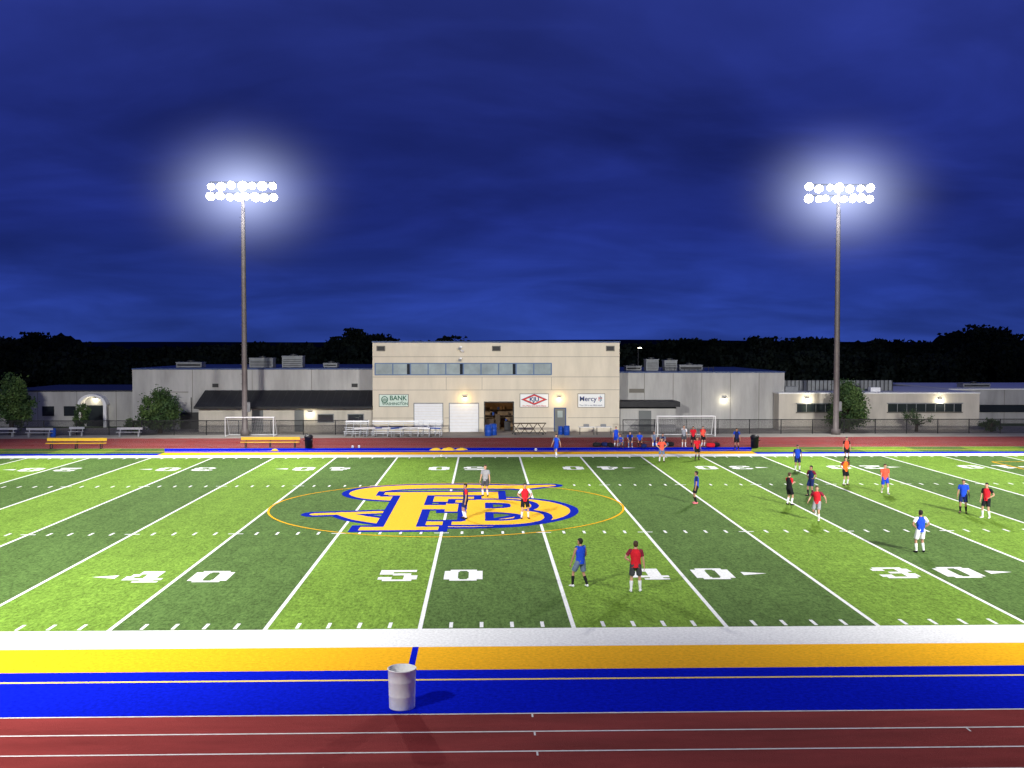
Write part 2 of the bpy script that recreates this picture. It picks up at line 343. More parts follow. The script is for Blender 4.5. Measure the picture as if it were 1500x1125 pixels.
s=MB(); s.box(13.1,13.17,71.89,71.9,2.9,3.5,'sign_teal'); s.box(12.95,13.32,71.88,71.889,3.24,3.3,'sign_red'); s.box(12.98,13.04,71.89,71.9,3.0,3.4,'sign_red'); s.box(13.23,13.29,71.89,71.9,3.0,3.4,'sign_teal'); s.done('cross',e)

def block(name,x0,x1,y0,y1,H,wm,cap='cap_blue',jt=None):
    e=empty(name); w=MB(); w.box(x0,x1,y0,y1,0,H,wm); w.done('walls',e)
    w=MB(); w.box(x0-.05,x1+.05,y0-.06,y1+.05,H+.002,H+.13,cap); w.done('roof',e)
    w=MB()
    if jt:
        x=x0+jt
        while x<x1-.5: w.box(x,x+.05,y0-.004,y0+.001,0,H-.01,'groove'); x+=jt
        w.done('panel_joints',e)
    return e
def hvac(x,y,z,sx,sz,par):
    w=MB(); w.box(x-sx/2,x+sx/2,y,y+1.6,z,z+sz,'hvac'); w.box(x-sx/2-.05,x+sx/2+.05,y-.05,y+1.65,z+sz+.002,z+sz+.08,'hvac')
    for i in range(4): w.box(x-sx/2+.12,x+sx/2-.12,y-.02,y-.002,z+.15+i*(sz-.3)/4,z+.15+i*(sz-.3)/4+.06,'vent_dark')
    w.tube((x,y+.8,z+sz+.08),(x,y+.8,z+sz+.25),.35,.35,'dark_metal',10)
    w.done('rooftop_unit',par)
L_=block('classroom_wing',-33.0,-9.0,76,98,5.95,'wall_gray','cap_blue',5.9)
hvac(-20.9,79,6.1,2.4,.9,L_); hvac(-17.9,80,6.1,2.1,1.1,L_); hvac(-28.5,80,6.1,2.6,.45,L_); hvac(-14,80,6.1,1.4,.35,L_)
w=MB()
for x,z in((-29.5,2.0),(-25.1,4.2),(-11.3,4.2)): w.box(x,x+.6,75.92,75.998,z,z+.35,'vent_dark')
w.box(-30.8,-27.5,75.9,75.997,3.7,3.75,'groove'); w.box(-28.3,-25.9,75.93,75.996,.02,1.7,'vent_dark'); w.tube((-27.2,75.9,0),(-27.2,75.9,3.2),.04,.04,'dark_metal')
w.done('details',L_)
A=block('locker_room_annex',-25.6,-8.9,72.6,75.9,2.35,'wall_gray_light','black_roof')
w=MB(); w.add([(-25.8,71.6,2.5),(-8.85,71.6,2.5),(-8.85,75.9,3.9),(-25.8,75.9,3.9),(-25.8,71.6,2.3),(-8.85,71.6,2.3),(-8.85,75.9,2.49),(-25.8,75.9,2.49)],[(0,1,2,3),(4,5,1,0),(1,5,6,2),(0,3,7,4)],'black_roof')
for x in np.arange(-25.6,-9,.8): w.add([(x,71.6,2.53),(x+.05,71.6,2.53),(x+.05,75.9,3.93),(x,75.9,3.93)],[(0,1,2,3)],'dark_metal')
w.done('sloped_roof',A)
w=MB()
for x in(-14.2,-11.3): w.box(x,x+1.6,72.53,72.598,.9,1.75,'hvac'); w.box(x+.08,x+1.52,72.5,72.529,.98,1.67,'glass_dark')
w.box(-16.4,-15.5,72.55,72.597,.02,2.1,'door_gray'); w.box(-20.5,-19.4,72.55,72.597,.02,2.1,'door_gray'); w.done('openings',A)
sconce(A,-14.9,72.6,1.85,True,38)
R_=block('gymnasium_wing',15.1,32.2,76,98,5.6,'wall_gray','cap_blue',2.9)
hvac(19.3,79,5.75,1.3,1.1,R_); hvac(21.3,79.5,5.75,1.3,1.0,R_); hvac(23.5,80,5.75,2.4,.5,R_); hvac(17.5,80,5.75,1.6,.4,R_)
w=MB()
for i in range(12): w.tube((20+i*.5,78.4,5.75),(20+i*.5,78.4,6.15),.03,.03,'dark_metal',6)
w.tube((20,78.4,6.1),(25.5,78.4,6.1),.03,.03,'dark_metal',6)
w.box(16.5,18,75.94,75.997,3.6,4.0,'groove'); w.done('details',R_)
sconce(R_,26.1,76,3.0,True,40)
A=block('storage_annex',15.05,20.6,72.7,75.9,2.2,'wall_gray','black_roof')
w=MB(); w.box(14.98+.05,20.9,71.9,75.9,2.4,2.9,'black_roof'); w.box(17,18.2,72.6,72.697,.02,2.0,'door_gray'); w.done('overhang',A)
A=block('cafeteria_wing',31.1,51.2,74,90,3.55,'wall_gray_light','sign_white')
w=MB()
for a,b_ in((32.9,36.8),(42.0,49.4)):
    w.box(a-.1,b_+.1,73.9,73.998,1.65,1.75,'groove'); w.box(a,b_,73.93,73.997,1.76,2.55,'glass_dark'); w.box(a-.1,b_+.1,73.85,73.998,2.56,2.66,'hvac')
    for x in np.arange(a+.9,b_,.95): w.box(x,x+.05,73.9,73.929,1.76,2.55,'hvac')
w.box(31.2,44,78,78.3,3.7,4.75,'hvac')
for x in np.arange(31.3,44,.42): w.box(x,x+.07,77.9,77.997,3.7,4.75,'dark_metal')
w.box(32.3,33.6,76,77,3.69,4.2,'hvac'); w.box(38.5,40,76,77.2,3.69,4.3,'dark_metal'); w.box(41,42,76,76.8,3.69,4.1,'white_paint')
w.done('details',A); sconce(A,33.9,74,3.05,True,60); sconce(A,47.2,74,3.0,True,60)
A=block('east_classroom_block',51.6,85,82,100,3.6,'wall_gray','sign_white',6); hvac(56,85,3.7,3,.4,A)
w=MB(); w.box(53,60,81.9,81.997,1.2,2.0,'glass_dark'); w.done('windows',A)
A=block('west_entrance_block',-48,-34.0,80,96,3.6,'wall_gray','dark_metal',4)
w=MB()
w.box(-39.5,-39.2,78.8,79.1,0,2.3,'white_paint'); w.box(-36.9,-36.6,78.8,79.1,0,2.3,'white_paint')
for i in range(12):
    a=math.pi*i/12;b_=math.pi*(i+1)/12
    w.add([(-38.05+r*math.cos(q),yy,2.3+r*.75*math.sin(q)) for yy in(78.8,79.99) for r,q in((1.45,a),(1.15,a),(1.15,b_),(1.45,b_))],[(0,1,2,3),(0,3,7,4),(1,5,6,2),(4,7,6,5)],'white_paint')
w.box(-39,-37.1,79.93,79.997,.02,2.2,'glass_dark')
for x in(-46,-43.5,-41.3): w.box(x,x+1.2,79.93,79.997,1.1,2.1,'glass_dark')
w.done('arched_entrance',A); sconce(A,-38.05,80,2.9,True,30)
A=block('west_outbuilding',-75,-49,84,98,3.0,'wall_gray','dark_metal',5); w=MB(); w.box(-60,-55,83.9,83.997,1,2,'glass_dark'); w.done('windows',A)

# ------------------------------------------------------------------ stadium lights
def stadium_light(px,py,facing):
    e=empty('stadium_light',(px,py,0)); sgn=facing
    w=MB(); w.lathe((0,0,0),[(.42,0),(.42,.5),(.27,.52),(.25,5),(.22,12),(.19,18),(.15,23.3)],'pole_steel',14)
    for z in np.arange(3,21,.9): w.box(-.36,-.24 if z<12 else -.2,-.02,.02,z,z+.03,'dark_metal')
    w.box(.24,.5,-.12,.12,2.2,3.1,'hvac'); w.tube((0.27,-.08,3),(0.18,-.06,21),.03,.03,'dark_metal',6)
    w.done('pole',e)
    w=MB()
    for z in(22.0,23.0): w.box(-3.0,3.0,-.08,.08,z+.25,z+.37,'dark_metal')
    em=MB()
    for z,cnt in((22.0,8),(23.0,7)):
        for i in range(cnt):
            x=-2.8+5.6*i/(cnt-1)+random.uniform(-.1,.1); d=Vector((random.uniform(-.35,.35),sgn*1,-.62)).normalized(); c0=Vector((x,sgn*.25,z+random.uniform(-.12,.12))); R=random.uniform(.30,.44)
            w.tube(c0-d*.25,c0+d*.12,.14,R+.02,'dark_metal',14,cap=False); w.tube((x,0,z+.25),c0-d*.2,.05,.05,'dark_metal',6)
            em.tube(c0+d*.06,c0+d*.10,R,R,'lamp_emit',14)
    w.done('crossarms_and_housings',e); em.done('lamps',e)
    mb=MB(); mb.rings([[(math.sin(t_)*math.cos(q),math.sin(t_)*math.sin(q),-math.cos(t_)) for q in np.linspace(0,2*math.pi,25)[:24]] for t_ in np.linspace(.05,math.pi-.05,14)],'lamp_glow')  # added emissive shell that imitates the lamps' halo, no real air scattering
    o=mb.done('lamp_glow',e,loc=(0,sgn*.3,22.4)); o.scale=(16,14,12)
    specs=[(13,32e3 if sgn<0 else 58e3,100,0),(30,48e3,75,0),(50,92e3,60,-16),(50,92e3,60,16)]
    if sgn>0: specs+=[(84,120e3,56,10)]
    for dist_,pw,cone,dx in specs:
        ld=bpy.data.lights.new('flood','SPOT'); ld.energy=pw; ld.spot_size=math.radians(cone); ld.spot_blend=1; ld.shadow_soft_size=.6; ld.color=(1,.98,.93)
        o=bpy.data.objects.new('flood',ld); o.parent=e; o.location=(dx*.1,sgn*1.1,22.6); sc.collection.objects.link(o)
        o.rotation_euler=Vector((dx if dist_<80 else (10 if px<0 else -12),sgn*dist_,-22.6)).to_track_quat('-Z','Y').to_euler()
stadium_light(-20.2,68.2,-1); stadium_light(34.9,68.2,-1); stadium_light(-20.2,-27,1); stadium_light(34.9,-27,1)

# ------------------------------------------------------------------ fence, goals, furniture
def fence(xa,xb,y,h=1.35):
    w=MB(); x=xa
    while x<=xb+.01: w.tube((x,y,0),(x,y,h+.05),.045,.045,'wire',6); x+=3
    w.tube((xa,y,h),(xb,y,h),.04,.04,'wire',6); w.tube((xa,y,.08),(xb,y,.08),.02,.02,'wire',5)
    x=xa; d=.014
    while x<xb-h:
        w.add([(x,y-.01,.05),(x+2*d,y-.01,.05),(x+h+2*d,y-.01,h),(x+h,y-.01,h)],[(0,1,2,3)],'wire')
        w.add([(x+h,y+.01,.05),(x+h+2*d,y+.01,.05),(x+2*d,y+.01,h),(x,y+.01,h)],[(0,1,2,3)],'wire'); x+=.12
    w.done('chain_link_fence')
fence(-81,-9,69.2); fence(15,93,69.2)
def goal(x,y,W_,H_):
    e=empty('soccer_goal',(x,y,0)); w=MB(); a=W_/2
    for s in(-a,a):
        w.tube((s,0,0),(s,0,H_),.045,.045,'white_paint'); w.tube((s,0,.05),(s,1.6,.05),.03,.03,'white_paint'); w.tube((s,0,H_),(s,.7,H_),.03,.03,'white_paint'); w.tube((s,.7,H_),(s,1.6,.05),.03,.03,'white_paint')
    w.tube((-a,0,H_),(a,0,H_),.045,.045,'white_paint'); w.tube((-a,1.6,.05),(a,1.6,.05),.03,.03,'white_paint'); w.tube((-a,.7,H_),(a,.7,H_),.025,.025,'white_paint'); w.done('frame',e)
    w=MB()
    for i in range(1,int(W_/.16)):
        q=-a+i*.16; w.add([(q,.7,H_),(q+.01,.7,H_),(q+.01,1.6,.05),(q,1.6,.05)],[(0,1,2,3)],'net')
    for i in range(1,12):
        f=i/12; yy=.7+.9*f; zz=H_+(0.05-H_)*f; w.add([(-a,yy,zz),(a,yy,zz),(a,yy,zz-.01),(-a,yy,zz-.01)],[(0,1,2,3)],'net')
    w.done('net',e)
goal(-19.6,67.3,4.4,1.75); goal(20.5,66.5,5.3,1.85)
def gold_bench(x,y):
    e=empty('team_bench',(x,y,0)); w=MB(); a=2.4
    w.box(-a,a,-.14,.0,.43,.48,'paint_gold'); w.box(-a,a,.02,.16,.43,.48,'paint_gold'); w.box(-a,a,.22,.26,.62,.86,'paint_gold'); w.done('seat_and_backrest',e)
    w=MB()
    for q in(-2,0,2):
        w.box(q-.03,q+.03,-.16,-.10,.0,.429,'dark_metal'); w.box(q-.03,q+.03,.27,.32,0,.84,'dark_metal'); w.box(q-.03,q+.03,-.1,.27,.37,.429,'dark_metal'); w.box(q-.035,q+.035,-.2,.35,.012,.05,'dark_metal')
    w.done('legs',e)
gold_bench(-31.1,56.0); gold_bench(-15.6,56.6)
def black_bin(x,y):
    w=MB(); w.lathe((0,0,0),[(.30,.0),(.34,.85),(.37,.86),(.37,.92),(.34,.96)],'black_plastic',18); w.lathe((0,0,.96),[(.34,0),(.26,.10),(.1,.13)],'black_plastic',18,False)
    for a in(0,math.pi): w.box(.30*math.cos(a)-.06,.30*math.cos(a)+.06,-.38,-.34,.6,.66,'black_plastic')
    w.done('trash_bin',loc=(x,y,.01))
black_bin(-12.4,56.3); black_bin(24.0,55.4)
w=MB(); w.lathe((0,0,0),[(.285,0),(.292,.02),(.295,.28),(.30,.29),(.298,.31),(.305,.6),(.31,.61),(.308,.63),(.314,.86),(.325,.868),(.327,.89),(.316,.897),(.304,.885),(.296,.6),(.275,.12)],'can_white',40,True,False)
w.lathe((0,0,.12),[(.275,.3),(.18,.34),(.06,.30)],'can_inner',18,False,True)
o=w.done('trash_can',loc=(0.0,-6.9,.012),scale=1.03)
def barrel(x,y,s=1):
    w=MB(); w.lathe((0,0,0),[(.27,0),(.29,.05),(.29,.28),(.305,.30),(.305,.33),(.29,.35),(.29,.58),(.305,.60),(.305,.63),(.29,.65),(.28,.86),(.25,.88),(.24,.86)],'blue_plastic',18); w.done('blue_barrel',loc=(x,y,.005),scale=s)
barrel(2.3,67.6,1.15); barrel(2.75,68.3,1.2); barrel(9.6,68.2); barrel(-37.5,67.5,.9); barrel(9.1,68.8,.9)
def bleacher(x,y,W_):
    e=empty('portable_bleacher',(x,y,0)); w=MB(); a=W_/2
    for i in range(3):
        w.box(-a,a,i*.6,i*.6+.26,.42+i*.32,.46+i*.32,'aluminum')
        if i<2: w.box(-a,a,i*.6+.32,i*.6+.56,.24+i*.32,.27+i*.32,'aluminum')
    w.box(-a,a,1.52,1.56,1.2,1.35,'aluminum'); w.done('planks',e); w=MB()
    for q in np.linspace(-a+.1,a-.1,4):
        w.tube((q,0,.03),(q,1.6,.03),.03,.03,'aluminum',6); w.tube((q,.0,.03),(q,1.5,1.05),.03,.03,'aluminum',6)
        for i in range(3): w.tube((q,i*.6+.13,.03),(q,i*.6+.13,.42+i*.32),.025,.025,'aluminum',6)
        w.tube((q,1.56,.03),(q,1.56,1.4),.025,.025,'aluminum',6)
    w.done('frame',e)
bleacher(-9.9,67.2,2.2); bleacher(-6.3,67.2,4.4); bleacher(-2.9,67.4,1.9)
def hurdle(x,y):
    w=MB(); w.box(-.6,.6,-.02,.02,.78,.88,random.choice(('white_paint','white_paint','blue_plastic')))
    for s in(-.5,.5): w.tube((s,0,.03),(s,0,.8),.02,.02,'aluminum',6); w.tube((s,0,.03),(s,.6,.03),.025,.025,'dark_metal',6)
    w.tube((-.5,0,.35),(.5,0,.35),.015,.015,'aluminum',6); w.done('hurdle',loc=(x,y,.004),rot=random.uniform(-.7,.7))
for x in(-9.3,-8.6,-7.4,-6.8,-6.1,-5.3,-4.3,-3.6,-2.6): hurdle(x,66.3+random.uniform(-.3,.3))
def alu_bench(x,y,W_=2.2):
    w=MB(); a=W_/2; w.box(-a,a,-.15,.13,.43,.47,'aluminum'); w.box(-a,a,.2,.24,.66,.86,'aluminum')
    for q in(-a*.75,a*.75): w.box(q-.03,q+.03,-.12,.1,.02,.429,'aluminum'); w.box(q-.03,q+.03,.145,.199,.02,.84,'aluminum')
    w.done('aluminum_bench',loc=(x,y,.0))
alu_bench(-42.0,67.2,2.6); alu_bench(-38.5,66.8,2.4); alu_bench(-30.5,67.2,2.3); alu_bench(-35.6,68,1.4)
w=MB()
for q in(-1.2,-.4,.4,1.2):
    w.tube((q-.35,0,.1),(q+.35,.3,1.05),.035,.035,'wood_dark',6); w.tube((q+.35,0,.1),(q-.35,.3,1.05),.035,.035,'wood_dark',6)
w.box(-1.6,1.6,-.1,.5,1.05,1.12,'wood_dark'); w.box(-1.6,1.6,-.05,.4,.15,.22,'dark_metal')
for q in(-1.3,1.3): w.tube((q,-.08,.1),(q,-.02,.1),.1,.1,'black_plastic',12)
w.done('hurdle_cart',loc=(6.1,68.4,0))
for x in(11.5,13.1):
    w=MB(); w.box(-.75,.75,-.35,.35,.72,.76,'white_paint')
    for a in(-.65,.65):
        for b_ in(-.3,.3): w.tube((a,b_,.0),(a,b_,.72),.02,.02,'dark_metal',6)
    w.box(-.3,.2,-.2,.2,.762,1.0,'hvac'); w.done('folding_table',loc=(x,68.4,.005))
def ball(x,y):
    w=MB(); w.lathe((0,0,.11),[(.11*math.cos(a),.11*math.sin(a)) for a in np.linspace(-1.5,1.5,9)],'white_paint',12)
    for a in np.linspace(0,2*math.pi,6)[:5]: w.lathe((.098*math.cos(a),.098*math.sin(a),.125),[(.012,-.03),(.03,0),(.012,.03)],'black_plastic',5)
    w.done('soccer_ball',loc=(x,y,.01))
for x,y in((-8.8,56),(-1.3,48.6),(-8.3,56.2),(6.0,53.2)): ball(x,y)
def bib_pile(x,y,r,h_):
    w=MB(); rs=[]
    for q in np.linspace(1,.05,7):
        rs.append([(r*q*math.cos(a)*(1+.2*math.sin(3*a+x)),.45*r*q*math.sin(a)*(1+.2*math.cos(4*a)),h_*(1-q*q)*(1+.3*math.sin(5*a+9*q))) for a in np.linspace(0,2*math.pi,19)[:18]])
    w.rings(rs,'paint_gold',False,True); w.done('pile_of_training_bibs',loc=(x,y,.014),rot=random.uniform(-.3,.3))
bib_pile(-14.6,53.6,.35,.16); bib_pile(-1.9,54.0,.5,.16); bib_pile(-.9,53.9,.6,.2); bib_pile(.1,54.1,.5,.15)
def bag(x,y,m,s=1):
    w=MB(); rs=[]
    for q,r in((-.32,.05),(-.28,.15),(-.1,.18),(.12,.17),(.28,.15),(.33,.05)):
        rs.append([(q,r*math.cos(a)*1.1,max(.0,.16+r*math.sin(a))) for a in np.linspace(0,2*math.pi,11)[:10]])
    w.rings(rs,m); w.tube((-.15,0,.3),(0,0,.42),.015,.015,'black_plastic',5); w.tube((0,0,.42),(.15,0,.3),.015,.015,'black_plastic',5)
    w.done('sports_bag',loc=(x,y,.012),rot=random.uniform(0,3),scale=s)
for x,y,m_ in((11.2,56.6,'cloth_black'),(11.9,56.8,'cloth_navy'),(12.3,56.3,'cloth_black'),(16.8,56.6,'cloth_slate'),(17.3,56.8,'cloth_black'),(20.5,55.9,'cloth_red'),(21.0,56.2,'cloth_black'),(16.3,56.9,'cloth_blue'),(14.9,55.2,'cloth_navy')): bag(x,y,m_,1.1)
w=MB(); w.box(-1.8,1.8,-.15,.15,.43,.47,'wood_dark')
for q in(-1.5,0,1.5): w.box(q-.04,q+.04,-.13,.13,.0,.429,'dark_metal')
w.done('team_bench',loc=(14.9,56.5,.012))

# ------------------------------------------------------------------ people
def ik(a,b,l1,l2,hint):
    a=Vector(a);b=Vector(b);d=b-a;L=min(d.length,(l1+l2)*.998);dn=d.normalized()
    x=(l1*l1-l2*l2+L*L)/(2*L);hh=math.sqrt(max(0,l1*l1-x*x));hp=Vector(hint);hp=hp-dn*hp.dot(dn);hp.normalize()
    return a+dn*x+hp*hh,a+dn*L
def skin_mesh(comps):
    vs=[];es=[];rr=[];roots=[]
    for v,e_,r in comps:
        o=len(vs); roots.append(o); vs+=v; es+=[(a+o,b+o) for a,b in e_]; rr+=r
    me=bpy.data.meshes.new('tmp'); me.from_pydata([tuple(v) for v in vs],es,[]); ob=bpy.data.objects.new('tmp',me); sc.collection.objects.link(ob)
    md=ob.modifiers.new('s','SKIN'); md.use_smooth_shade=True
    sd=me.skin_vertices[0].data
    for i,r in enumerate(rr): sd[i].radius=r if isinstance(r,tuple) else (r,r); sd[i].use_root=i in roots
    ss=ob.modifiers.new('u','SUBSURF'); ss.levels=1; ss.render_levels=1
    bpy.context.view_layer.update()
    m2=bpy.data.meshes.new_from_object(ob.evaluated_get(bpy.context.evaluated_depsgraph_get()))
    V=[tuple(v.co) for v in m2.vertices];F=[tuple(p_.vertices) for p_ in m2.polygons]
    bpy.data.objects.remove(ob); bpy.data.meshes.remove(me); bpy.data.meshes.remove(m2); return V,F
def ring(c,u,v,ru,rv,n=12): return [tuple(Vector(c)+Vector(u)*ru*math.cos(2*math.pi*i/n)+Vector(v)*rv*math.sin(2*math.pi*i/n)) for i in range(n)]
def limb(mb,pts,rads,m,n=10):
    rs=[]
    for i,p_ in enumerate(pts):
        t_=(Vector(pts[min(i+1,len(pts)-1)])-Vector(pts[max(i-1,0)])).normalized()
        u=t_.cross(Vector((0,1,0.01))).normalized(); v=t_.cross(u)
        rs.append(ring(p_,u,v,rads[i],rads[i],n))
    mb.rings(rs,m,False,False)
POSES={
 'stand':dict(f=[(-.14,0,0),(.14,.05,0)],h=[(-.29,.06,.83),(.29,.08,.84)]),
 'hips':dict(f=[(-.17,.0,0),(.17,.05,0)],h=[(-.17,.04,1.03),(.17,.04,1.03)],eh=1),
 'onehip':dict(f=[(-.15,.0,0),(.16,.10,0)],h=[(-.17,.05,1.03),(.30,.05,.83)],eh=1),
 'walk':dict(f=[(-.10,.30,0),(.10,-.28,.05)],h=[(-.28,-.16,.86),(.27,.24,.92)],pz=-.05),
 'wide':dict(f=[(-.26,.10,0),(.22,-.10,0)],h=[(-.32,.10,.88),(.22,.28,1.02)],pz=-.03),
 'kick':dict(f=[(-.08,.0,0),(.16,-.36,.30)],h=[(-.46,.10,1.05),(.40,.02,.98)],pz=-.02,lean=.06),
 'drink':dict(f=[(-.13,0,0),(.13,.05,0)],h=[(-.27,.05,.84),(.08,.24,1.46)]),
 'sit':dict(f=[(-.14,.42,0),(.15,.46,0)],h=[(-.15,.34,.60),(.14,.36,.60)],pz=-.42,lean=.08),
 'crouch':dict(f=[(-.16,.12,0),(.16,.0,.02)],h=[(-.2,.42,.55),(.2,.42,.5)],pz=-.48,lean=.28),
 'clap':dict(f=[(-.13,0,0),(.13,.05,0)],h=[(-.05,.30,1.18),(.05,.30,1.20)]),
}
def person(x,y,head_deg,pose,top,shorts,sleeve=None,sock='white',shoe='black',sk=0,hair='hair_dark',hyaw=0,s=.98,nm='soccer_player'):
    P=POSES[pose]; dz=P.get('pz',0); ln=P.get('lean',.0); skn=('skin_a','skin_b','skin_c')[sk]; mb=MB()
    pel=Vector((0,0,.95+dz))
    def up(z,k=1): return Vector((0,ln*k*1.4,z+dz-(ln*.25*k)))
    spine,chest,nb,nk=up(1.12,.3),up(1.30,.7),up(1.44,1),up(1.50,1.1)
    hc=up(1.62,1.2)+Vector((0,.02,0))
    comps=[];v=[pel,spine,chest,nb,nk,hc];r=[(.135,.10),(.12,.085),(.14,.095),(.08,.07),(.052,.052),(.055,.06)];e=[(0,1),(1,2),(2,3),(3,4),(4,5)]
    J={}
    for sd,i in((-1,0),(1,1)):
        sh=up(1.405,.95)+Vector((sd*.185,0,0)); tgt=Vector(P['h'][i])+Vector((0,ln*1.2,dz if pose not in('sit','crouch') else 0))
        hint=(sd*1,-.35,-.1) if P.get('eh') else (sd*.35,-1,-.2)
        el,wr=ik(sh,tgt,.29,.255,hint)
        fd=(wr-el).normalized(); palm=wr+fd*.055
        b0=len(v); v+=[sh,sh.lerp(el,.45),el,el.lerp(wr,.35),wr,palm]; r+=[.06,.05,.04,.042,.027,(.036,.02)]
        e+=[(2,b0)]+[(b0+q,b0+q+1) for q in range(5)]
        inward=Vector((-sd,0,0)); inward=(inward-fd*inward.dot(fd)); inward=inward.normalized() if inward.length>.1 else Vector((0,0,1)); sv=fd.cross(inward).normalized()
        if sv.y<0: sv=-sv
        for q,ln_ in enumerate((.068,.078,.074,.058)):
            off=sv*(.027-.018*q); a0=palm+off*.8; a1=palm+fd*.035+off; a2=a1+fd*ln_*.5+inward*.012; a3=a2+fd*ln_*.4+inward*.028
            comps.append(([a0,a1,a2,a3],[(0,1),(1,2),(2,3)],[.009,.0095,.0085,.007]))
        t0=palm+sv*.015-fd*.02; t1=t0+sv*.03+fd*.015; t2=t1+fd*.035+inward*.012+sv*.006
        comps.append(([t0,t1,t2],[(0,1),(1,2)],[.011,.010,.008]))
        hip=pel+Vector((sd*.09,0,-.04)); ft=P['f'][i]; an=Vector((ft[0],ft[1],.085+ft[2])); kn,an=ik(hip,an,.435,.425,(sd*.12,1,0))
        tilt=-.25 if ft[2]>.02 else 0; fdir=Vector((sd*.18,1,tilt-.0)).normalized() if ft[2]<.1 else Vector((0,.55,-.83))
        bl=an+fdir*.12+Vector((0,0,-.045 if ft[2]<.1 else 0))
        b0=len(v); v+=[hip,hip.lerp(kn,.45),kn,kn.lerp(an,.3),an,bl]; r+=[.088,.078,.053,.055,.035,(.036,.028)]
        e+=[(0,b0)]+[(b0+q,b0+q+1) for q in range(5)]
        J[sd]=(sh,el,wr,hip,kn,an,fdir)
    comps.insert(0,(v,e,r)); V,F=skin_mesh(comps); mb.add(V,F,skn,True)
    X_=Vector((1,0,0));Y_=Vector((0,1,0))
    prof=[(up(.86,0),.180,.128),(up(.97,0),.176,.125),(up(1.10,.3),.163,.115),(up(1.25,.6),.182,.126),(up(1.36,.85),.196,.122),(up(1.425,.95),.17,.10),(up(1.465,1.02),.10,.08),(up(1.485,1.05),.075,.068)]
    if pose in('sit','crouch'): prof=prof[1:]
    rs=[]
    for i,(c_,a,b_) in enumerate(prof):
        R=ring(c_,X_,Y_,a,b_,16)
        if i<3: R=[(p_[0]*(1+.05*math.sin(5*k_+i+x)),p_[1]*(1+.07*math.sin(4*k_+y)),p_[2]+.012*math.sin(3*k_+x)) for k_,p_ in enumerate(R)]
        rs.append(R)
    mb.rings(rs,'cloth_'+top,False,False)
    for sd in(-1,1):
        sh,el,wr,hip,kn,an,fdir=J[sd]
        if sleeve:
            e2=sh.lerp(el,.62); limb(mb,[sh+Vector((-sd*.06,0,.01)),sh+Vector((-sd*.01,0,.012)),sh.lerp(el,.3),e2],[.07,.078,.068,.066],'cloth_'+sleeve)
        else: limb(mb,[sh+Vector((-sd*.07,0,.02)),sh+Vector((-sd*.015,0,.015))],[.078,.075],'cloth_'+top)
        kk=.80; limb(mb,[pel+Vector((sd*.06,0,.06)),hip,hip.lerp(kn,.4),hip.lerp(kn,kk)],[.10,.112,.102,.10],'cloth_'+shorts,12)
        limb(mb,[kn.lerp(an,.30),kn.lerp(an,.45),kn.lerp(an,.75),an+Vector((0,0,-.01))],[.060,.061,.046,.043],'cloth_'+sock)
        sid=fdir.cross(Vector((0,0,1))).normalized(); upv=sid.cross(fdir); rs=[]
        for q,(d_,wd,ht,zo) in enumerate(((-.075,.028,.03,-.035),(-.055,.038,.045,-.035),(.0,.042,.05,-.035),(.07,.045,.036,-.047),(.13,.044,.026,-.055),(.175,.032,.018,-.062),(.19,.012,.010,-.064))):
            rs.append(ring(an+fdir*d_+upv*zo,sid,upv,wd,ht,10))
        mb.rings(rs,'cloth_'+shoe)
    mb.rings([ring(pel+Vector((0,0,z)),X_,Y_,a,b_,16) for z,a,b_ in((.10,.155,.112),(0,.172,.122),(-.08,.165,.118),(-.13,.13,.10))],'cloth_'+shorts,False,True)
    ch=up(1.51,1.1)+Vector((0,.0,0)); Rm=Matrix.Rotation(math.radians(hyaw),3,'Z')
    def hp(px,py,pz): return tuple(ch+Rm@Vector((px,py+.02,pz)))
    H_=[(0,.025,.025,.05),(.012,.043,.045,.035),(.04,.056,.068,.018),(.08,.066,.085,.006),(.12,.073,.094,0),(.16,.074,.096,-.006),(.195,.064,.083,-.01),(.222,.040,.053,-.012),(.233,.012,.016,-.012)]
    mb.rings([[hp(a*math.cos(q),b_*math.sin(q)+yo,z) for q in np.linspace(0,2*math.pi,15)[:14]] for z,a,b_,yo in H_],skn)
    rs=[]
    for z,a,b_,yo in((.055,.060,.080,-.004),(.09,.076,.094,-.006),(.13,.083,.104,-.008),(.17,.085,.108,-.008),(.21,.074,.095,-.01),(.24,.050,.064,-.012),(.254,.018,.022,-.012)):
        R=[]
        for k_,q in enumerate(np.linspace(0,2*math.pi,17)[:16]):
            f=1.0
            if math.sin(q)>.15 and z<.175: f=.80
            f*=1+.04*math.sin(7*k_+z*90+x)
            R.append(hp(a*f*math.cos(q),b_*f*math.sin(q)+yo,z))
        rs.append(R)
    mb.rings(rs,hair)
    for sd in(-1,1):
        mb.rings([[hp(sd*(.071+d_),.0+.018*rr_*math.cos(q),.112+.03*rr_*math.sin(q)) for q in np.linspace(0,2*math.pi,9)[:8]] for d_,rr_ in((0,.8),(.012,1),(.018,.6))],skn)
        mb.rings([[hp(sd*.03+.012*rr_*math.cos(q),.088+d_,.128+.006*rr_*math.sin(q)) for q in np.linspace(0,2*math.pi,7)[:6]] for d_,rr_ in((-.01,1),(.004,.6))],'eye')
    mb.add([hp(-.013,.088,.085),hp(.013,.088,.085),hp(0,.090,.128),hp(0,.118,.092)],[(0,1,3),(1,2,3),(2,0,3)],skn,True)
    mb.add([hp(-.024,.083,.055),hp(.024,.083,.055),hp(.02,.089,.064),hp(-.02,.089,.064),hp(0,.095,.058)],[(0,1,4),(1,2,4),(2,3,4),(3,0,4)],'lip',True)
    return mb.done(nm,loc=(x,y,.014),rot=math.radians(head_deg),scale=s)
